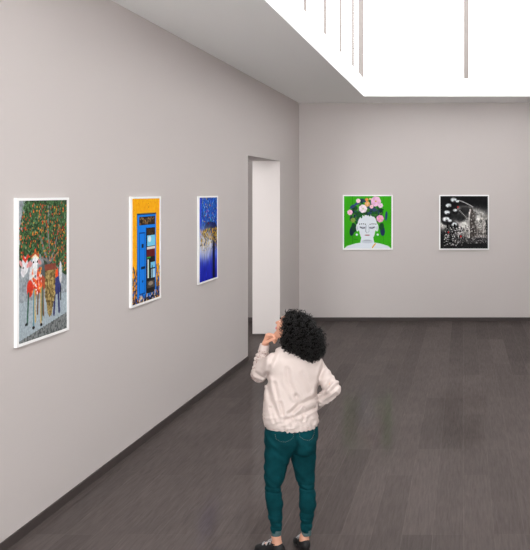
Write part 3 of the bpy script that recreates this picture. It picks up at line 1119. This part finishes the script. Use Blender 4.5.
def folds(X, Y, Z):
    w1 = np.sin(34 * X + 52 * Z + 2.2 * np.sin(19 * X - 16 * Z + 11 * Y)) * np.sin(15 * Z + 9 * X + 1)
    w2 = np.sin(-46 * X + 60 * Z + 2.0 * np.sin(23 * Z + 17 * X + 9 * Y))
    low = np.clip((1.10 - Z) / .18, 0, 1)
    w3 = np.sin(21 * X + 13 * Z + 17 * Y + 1.5 * np.sin(27 * Z)) ** 3
    out = -0.0028 * w1 * (.4 + .6 * np.abs(w3)) - 0.0035 * np.abs(w2) ** 1.5 * low * (.5 + w3) + 0.002
    out = out - .003 * w3 * low
    # creases seen across the back
    yy = Y + PY0
    px = (X + PX0) / yy * F + CX
    py = CY + (CAMH - Z) / yy * F
    for pts, wd, dp in CREASES:
        wd, dp = wd * 1.3, dp * .9
        best = 99.0
        for (x0, y0), (x1, y1) in zip(pts[:-1], pts[1:]):
            dx, dy = x1 - x0, y1 - y0
            t = np.clip(((px - x0) * dx + (py - y0) * dy) / (dx * dx + dy * dy), 0, 1)
            best = np.minimum(best, np.hypot(px - x0 - t * dx, py - y0 - t * dy))
        out = out + (Y < .06) * dp * (np.exp(-(best / wd) ** 2) - .45 * np.exp(-((best - 2.2 * wd) / wd) ** 2))
    # gathers just above the hem
    band = np.exp(-((Z - .875) / .022) ** 2)
    out = out - .004 * band * (.6 + np.sin(95 * X + 40 * Y + 2 * np.sin(30 * X)))
    # rings round the sleeves
    for a, b, n in ((elL, wrL, 42), (elR, wrR, 34)):
        t, r = seg(X, Y, Z, a, b)
        m = np.exp(-(np.maximum(r - .03, 0) / .03) ** 2) * np.clip(t * 5, 0, 1)
        out = out - .006 * m * np.sin(n * t + 14 * X + 9 * np.sin(20 * Y))
    for a, b in ((shL, elL), (shR, elR)):
        t, r = seg(X, Y, Z, a, b)
        m = np.exp(-(np.maximum(r - .05, 0) / .03) ** 2) * np.clip((t - .3) * 2, 0, 1)
        out = out - .006 * m * np.sin(26 * t + 30 * X)
    return out


fs_.add(folds)
me, V = fs_.mesh('sweatshirt')
ca = me.color_attributes.new('paint', 'FLOAT_COLOR', 'POINT')
base = np.tile(lin((197, 184, 179)), (len(V), 1))
# embroidered rust-red flecks on the left sleeve
t = ((V - elL) @ (wrL - elL)) / ((wrL - elL) @ (wrL - elL))
r = np.linalg.norm(V - elL - np.clip(t, 0, 1)[:, None] * (wrL - elL), axis=1)
fleck = (np.sin(V[:, 0] * 330 + 3 * np.sin(V[:, 2] * 120)) * np.sin(V[:, 2] * 410 + 2 * np.sin(V[:, 0] * 150)) > .62) & (r < .075) & (t > -.25) & (t < .95)
tl = (np.sin(V[:, 1] * 300) * np.sin(V[:, 2] * 340) > .80) & (V[:, 0] < -.15) & (V[:, 2] < 1.18)
base[fleck | tl] = lin((118, 56, 52))
ca.data.foreach_set('color', np.hstack([base, np.ones((len(V), 1))]).ravel())
shirt = link('sweatshirt', me, M_shirt, woman, True)


def torus_loft(name, secs, yaw, k, m, parent, h=.004, extra=None):
    A = np.array(secs)
    mx_ = A[:, 3].max() + .03
    f = Field((A[:, 1].min() - mx_, A[:, 2].min() - mx_, A[:, 0].min() - .02), (A[:, 1].max() + mx_, A[:, 2].max() + mx_, A[:, 0].max() + .02), h)
    f.loft(secs, yaw, 0, k)
    if extra: f.add(extra)
    me, _ = f.mesh(name)
    return link(name, me, m, parent, True)


q0, q1 = P(292.3, 428.5, 0), P(292.3, 423, 0)
torus_loft('hem_band', [(q0[2], q0[0], 0, .170, .121), ((q0[2] + q1[2]) / 2, q0[0], 0, .175, .124), (q1[2], q1[0], 0, .176, .125)], YAW, 2.2, M_rib, shirt,
           .0035, lambda X, Y, Z: -.0016 * np.sin(170 * X + 90 * Y) + 0 * Z)


def ring(name, a, b, ra, rb, m, parent, k=.0, h=.003):
    lo = np.minimum(a, b) - max(ra, rb) - .01
    hi = np.maximum(a, b) + max(ra, rb) + .01
    f = Field(lo, hi, h)
    X, Y, Z = f._sl(lo, hi)[1]
    d = b - a
    L_ = np.linalg.norm(d)
    u = d / L_
    t = (X - a[0]) * u[0] + (Y - a[1]) * u[1] + (Z - a[2]) * u[2]
    rr = np.sqrt(np.maximum((X - a[0] - t * u[0]) ** 2 + (Y - a[1] - t * u[1]) ** 2 + (Z - a[2] - t * u[2]) ** 2, 0))
    R = ra + (rb - ra) * np.clip(t / L_, 0, 1)
    dd = np.maximum(rr - R, np.abs(t - L_ / 2) - L_ / 2)
    f.a = (f.a * 0 + dd).astype(np.float32)
    me, _ = f.mesh(name)
    return link(name, me, m, parent, True)


uL = (wrL - elL) / np.linalg.norm(wrL - elL)
ring('sleeve_cuff', wrL - uL * .030, wrL + uL * .012, .036, .032, M_rib, shirt)
uR = (wrR - elR) / np.linalg.norm(wrR - elR)
ring('sleeve_cuff', wrR - uR * .030, wrR + uR * .012, .037, .034, M_rib, shirt)
# collar
nk = P(293, 350.5, 0)
ax_n = (neck1 - neck0) / np.linalg.norm(neck1 - neck0)
ring('collar', nk - ax_n * .012, nk + ax_n * .012, .070, .064, M_rib, shirt)

# --- jeans
fj = Field((-.28, -.24, .08), (.28, .28, .96), 0.005)
BX = np.stack([Rd, Fd, (0, 0, 1)])
secs = []
for py, x0, x1 in ((426, 267.5, 316.5), (433, 266.3, 316.5), (441, 266, 316), (448, 272, 310), (455, 282, 300)):
    hw = (x1 - x0) / 2 / 146.0 / .925
    q = P((x0 + x1) / 2, py, 0)
    secs.append((q[2], q[0], q[1], hw, hw * .66))
fj.loft(secs, YAW, .03, 2.2)
for s in (-1, 1):
    fj.ell(P(291 + s * 11, 443, 0) + Rd * 0 - Fd * .062 * 1.0, (.078, .062, .075), BX, .03)


def leg(cx, v, rows, k=.012):
    pts, rs = [], []
    for py, x0, x1 in rows:
        pts.append(P((x0 + x1) / 2, py, v(py)))
        rs.append((x1 - x0) / 2 / 146.0)
    fj.chain(pts, rs, k)


leg(0, lambda y: -.035, [(440, 266.5, 291.5), (455, 265, 290.5), (466, 264.6, 287), (476, 264.6, 284.2), (488, 265.2, 280.5), (496, 266, 281.5), (505, 267, 282.6), (516, 268.8, 282.2), (527, 271, 281.6), (530, 271.3, 281.4)])
leg(0, lambda y: .035, [(440, 290.5, 316.5), (455, 291, 315.8), (466, 293.5, 315.3), (476, 296, 314.8), (488, 299.2, 314.5), (496, 299.8, 315.4), (505, 299.4, 315.9), (516, 300, 314), (527, 301, 311.6), (530, 301.2, 311.4)])


def jf(X, Y, Z):
    out = 0.0022 * np.sin(60 * Z + 40 * X + 2 * np.sin(30 * X + 20 * Z)) + 0 * Y
    for z0, a in ((P(0, 489, 0)[2], .006), (P(0, 484, 0)[2], .004), (P(0, 524, 0)[2], .005), (P(0, 519, 0)[2], .004), (P(0, 513, 0)[2], .003)):
        out = out + a * np.exp(-((Z - z0 - .12 * np.abs(X + 0.0 * Y) * 0 - .008 * np.sin(30 * X)) / .006) ** 2)
    # seam between the seat halves
    side = X * Rd[0] + Y * Rd[1]
    out = out + .012 * np.exp(-((side - .005) / .010) ** 2) * np.clip((.87 - Z) / .04, 0, 1) * np.clip((Z - .60) / .05, 0, 1) * (Y < .02)
    return out


fj.add(jf)
me, Vj = fj.mesh('jeans')
jeans = link('jeans', me, M_jean, woman, True)
for (px0, px1, v) in ((271.8, 281, -.035), (301.6, 311, .035)):
    a, b = P((px0 + px1) / 2, 535.3, v), P((px0 + px1) / 2, 529.3, v)
    r_ = (px1 - px0) / 2 / 146
    ring('turn_up', a, b, r_ + .001, r_ + .003, M_jcuff, jeans)
# back-pocket stitching laid on the cloth
bv = BVHTree.FromPolygons(Vj.tolist(), [tuple(p.vertices) for p in me.polygons])


def on_cloth(pt, off=.0015):
    org = Vector(pt - Fd * .4)
    h_ = bv.ray_cast(org, Vector(Fd))
    return np.array(h_[0]) - Fd * off if h_[0] is not None else None


zc = P(0, 432, 0)[2]
for s in (-1, 1):
    cxp = s * .078 - .004
    path = [(cxp - .058, .022), (cxp - .054, -.008), (cxp - .03, -.024), (cxp, -.032), (cxp + .03, -.024), (cxp + .054, -.008), (cxp + .058, .022)]
    dashes = []
    dense = []
    for (a0, b0), (a1, b1) in zip(path[:-1], path[1:]):
        for k in range(8):
            dense.append((a0 + (a1 - a0) * k / 8, b0 + (b1 - b0) * k / 8))
    pts = [on_cloth(np.array([.0, 0, zc + z]) + Rd * x + np.array([P(291.5, 432, 0)[0], 0, 0])) for x, z in dense]
    for k in range(0, len(pts) - 2, 3):
        if pts[k] is not None and pts[k + 1] is not None and pts[k + 2] is not None and np.linalg.norm(pts[k] - pts[k + 2]) < .03:
            dashes.append([pts[k], pts[k + 1], (pts[k + 1] + pts[k + 2]) / 2])
    if dashes:
        tubes('pocket_stitching', dashes, .0013, M_stitch, jeans, 4)

# --- shoes
for an, fd in ((anL, footL), (anR, footR)):
    side = np.array([-fd[1], fd[0], 0])
    b0 = np.array([an[0], an[1], 0])
    A_ = np.stack([fd, side, (0, 0, 1)])
    f = Field(b0 + (-.22, -.22, -.002), b0 + (.22, .24, .13), .004)
    f.ell(b0 - fd * .024 + (0, 0, .036), (.040, .033, .040), A_, 0)
    f.ell(b0 + fd * .112 + (0, 0, .022), (.056, .039, .030), A_, .02)
    f.cone(b0 + (0, 0, .040), b0 + fd * .09 + (0, 0, .028), .034, .031, .025)
    f.cone(b0 - fd * .008 + (0, 0, .050), b0 + fd * .040 + (0, 0, .052), .030, .027, .015)
    sl, g = f._sl(f.lo, f.lo + f.h * f.n)
    f.a = np.maximum(f.a, (.012 - g[2]).astype(np.float32))
    me, Vs = f.mesh('shoe')
    shoe = link('shoe', me, M_shoe, woman, True)
    # sole: footprint prism
    ol = []
    for k in range(28):
        th = 2 * math.pi * k / 28
        x = math.cos(th)
        wdt = .040 if x > 0 else .034
        ol.append(b0 + fd * (.050 + .120 * x) + side * (wdt * np.sign(math.sin(th)) * abs(math.sin(th)) ** .6))
    vs = [tuple(q) for q in ol] + [tuple(q + (0, 0, .018)) for q in ol]
    n = 28
    fsx = [tuple(range(n))[::-1], tuple(range(n, 2 * n))] + [(k, (k + 1) % n, n + (k + 1) % n, n + k) for k in range(n)]
    me = bpy.data.meshes.new('sole')
    me.from_pydata(vs, [], fsx)
    so = link('sole', me, M_sole, shoe)
    md = so.modifiers.new('bevel', 'BEVEL'); md.width = .004; md.segments = 2
    bs = BVHTree.FromPolygons(Vs.tolist(), [tuple(p.vertices) for p in shoe.data.polygons])
    paths = []
    for k in range(5):
        x = .040 + k * .015
        row = []
        for j in range(7):
            y = (j - 3) / 3 * .026
            h_ = bs.ray_cast(Vector(b0 + fd * (x + .006 * (1 if k % 2 else -1) * (j - 3) / 3) + side * y + (0, 0, .2)), Vector((0, 0, -1)))
            if h_[0] is not None:
                row.append(np.array(h_[0]) + (0, 0, .001))
        if len(row) > 2: paths.append(row)
    # bow
    top = paths[0][3] + np.array([0, 0, .006])
    for s in (-1, 1):
        lp = []
        for k in range(9):
            th = math.pi * 2 * k / 8
            lp.append(top + side * s * (.016 - .016 * math.cos(th)) + fd * .011 * math.sin(th) + np.array([0, 0, .004 - .006 * (1 - math.cos(th)) / 2]))
        paths.append(lp)
    tubes('shoelace', paths, .0028, M_lace, shoe, 5)
    ring('shoe_collar', b0 + (0, 0, .066), b0 + (0, 0, .074), .034, .032, M_shoe, shoe)

# --- hair: mass of ringlets over a cap
fh = Field((-.16, -.22, 1.22), (.34, .26, 1.72), .006)
bl = [(P(300, 332, -.03), (.105, .105, .105)), (P(307, 340, -.045), (.108, .105, .105)), (P(292, 341, -.06), (.062, .055, .070)),
      (P(297, 322, .01), (.078, .098, .056)), (P(311, 349, -.03), (.085, .09, .062)), (P(296, 336, .10), (.06, .06, .10))]
for c_, r_ in bl:
    fh.ell(c_, r_, None, .03)
# keep the face clear
fcut = HC + HF * .150 - HU * .075
fh.ell(fcut, (.12, .105, .115), AX, 0, 'cut')
fh.ell(H(0, .014, .060), (.066, .050, .034), AX, .02)
fh.ell(H(0, -.022, .022), (.086, .082, .088), AX, .02)
fh.add(lambda X, Y, Z: .008 * np.sin(70 * X + 3 * np.sin(40 * Z)) * np.sin(75 * Z + 50 * Y) * np.sin(60 * Y))
me, Vh = fh.mesh('hair')
hair = link('hair', me, mat('black_hair_mass', (10, 9, 9), 1.0, 0.0), woman, True)
nrm = np.zeros((len(Vh), 3))
me.vertices.foreach_get('normal', b_ := np.zeros(len(Vh) * 3, np.float32))
nrm = b_.reshape(-1, 3)
NC = 2600
idx = rng.choice(len(Vh), NC)
NS = 15
root = Vh[idx] - nrm[idx] * .012
hc = np.array([P(302, 335, 0)])[0]
out = (root - hc)
out /= np.linalg.norm(out, axis=1)[:, None]
axis = out * rng.uniform(.25, .75, (NC, 1)) + np.array([.06, 0, -.75]) * rng.uniform(.2, 1.1, (NC, 1)) + rng.normal(0, .35, (NC, 3))
axis /= np.linalg.norm(axis, axis=1)[:, None]
e1 = np.cross(axis, rng.normal(0, 1, (NC, 3)))
e1 /= np.linalg.norm(e1, axis=1)[:, None]
e2 = np.cross(axis, e1)
Lc = rng.uniform(.022, .050, NC)
Rc = rng.uniform(.005, .0095, NC)
turns = rng.uniform(1.2, 2.4, NC)
ph = rng.uniform(0, 6.28, NC)
tt = np.linspace(0, 1, NS)
ang = ph[:, None] + turns[:, None] * 2 * np.pi * tt[None]
C3 = root[:, None] + axis[:, None] * (Lc[:, None] * tt[None])[..., None] \
    + e1[:, None] * (Rc[:, None] * np.cos(ang))[..., None] + e2[:, None] * (Rc[:, None] * np.sin(ang))[..., None]
# drop ringlets that would cross the face
rel = C3 - fcut
q = ((rel @ HR) / .114) ** 2 + ((rel @ HF) / .099) ** 2 + ((rel @ HU) / .108) ** 2
C3 = C3[(q > 1).all(1)]
tubes('curls', list(C3), .0024, M_hair, hair, 4, [1.0] * 11 + [.85, .7, .5, .3])
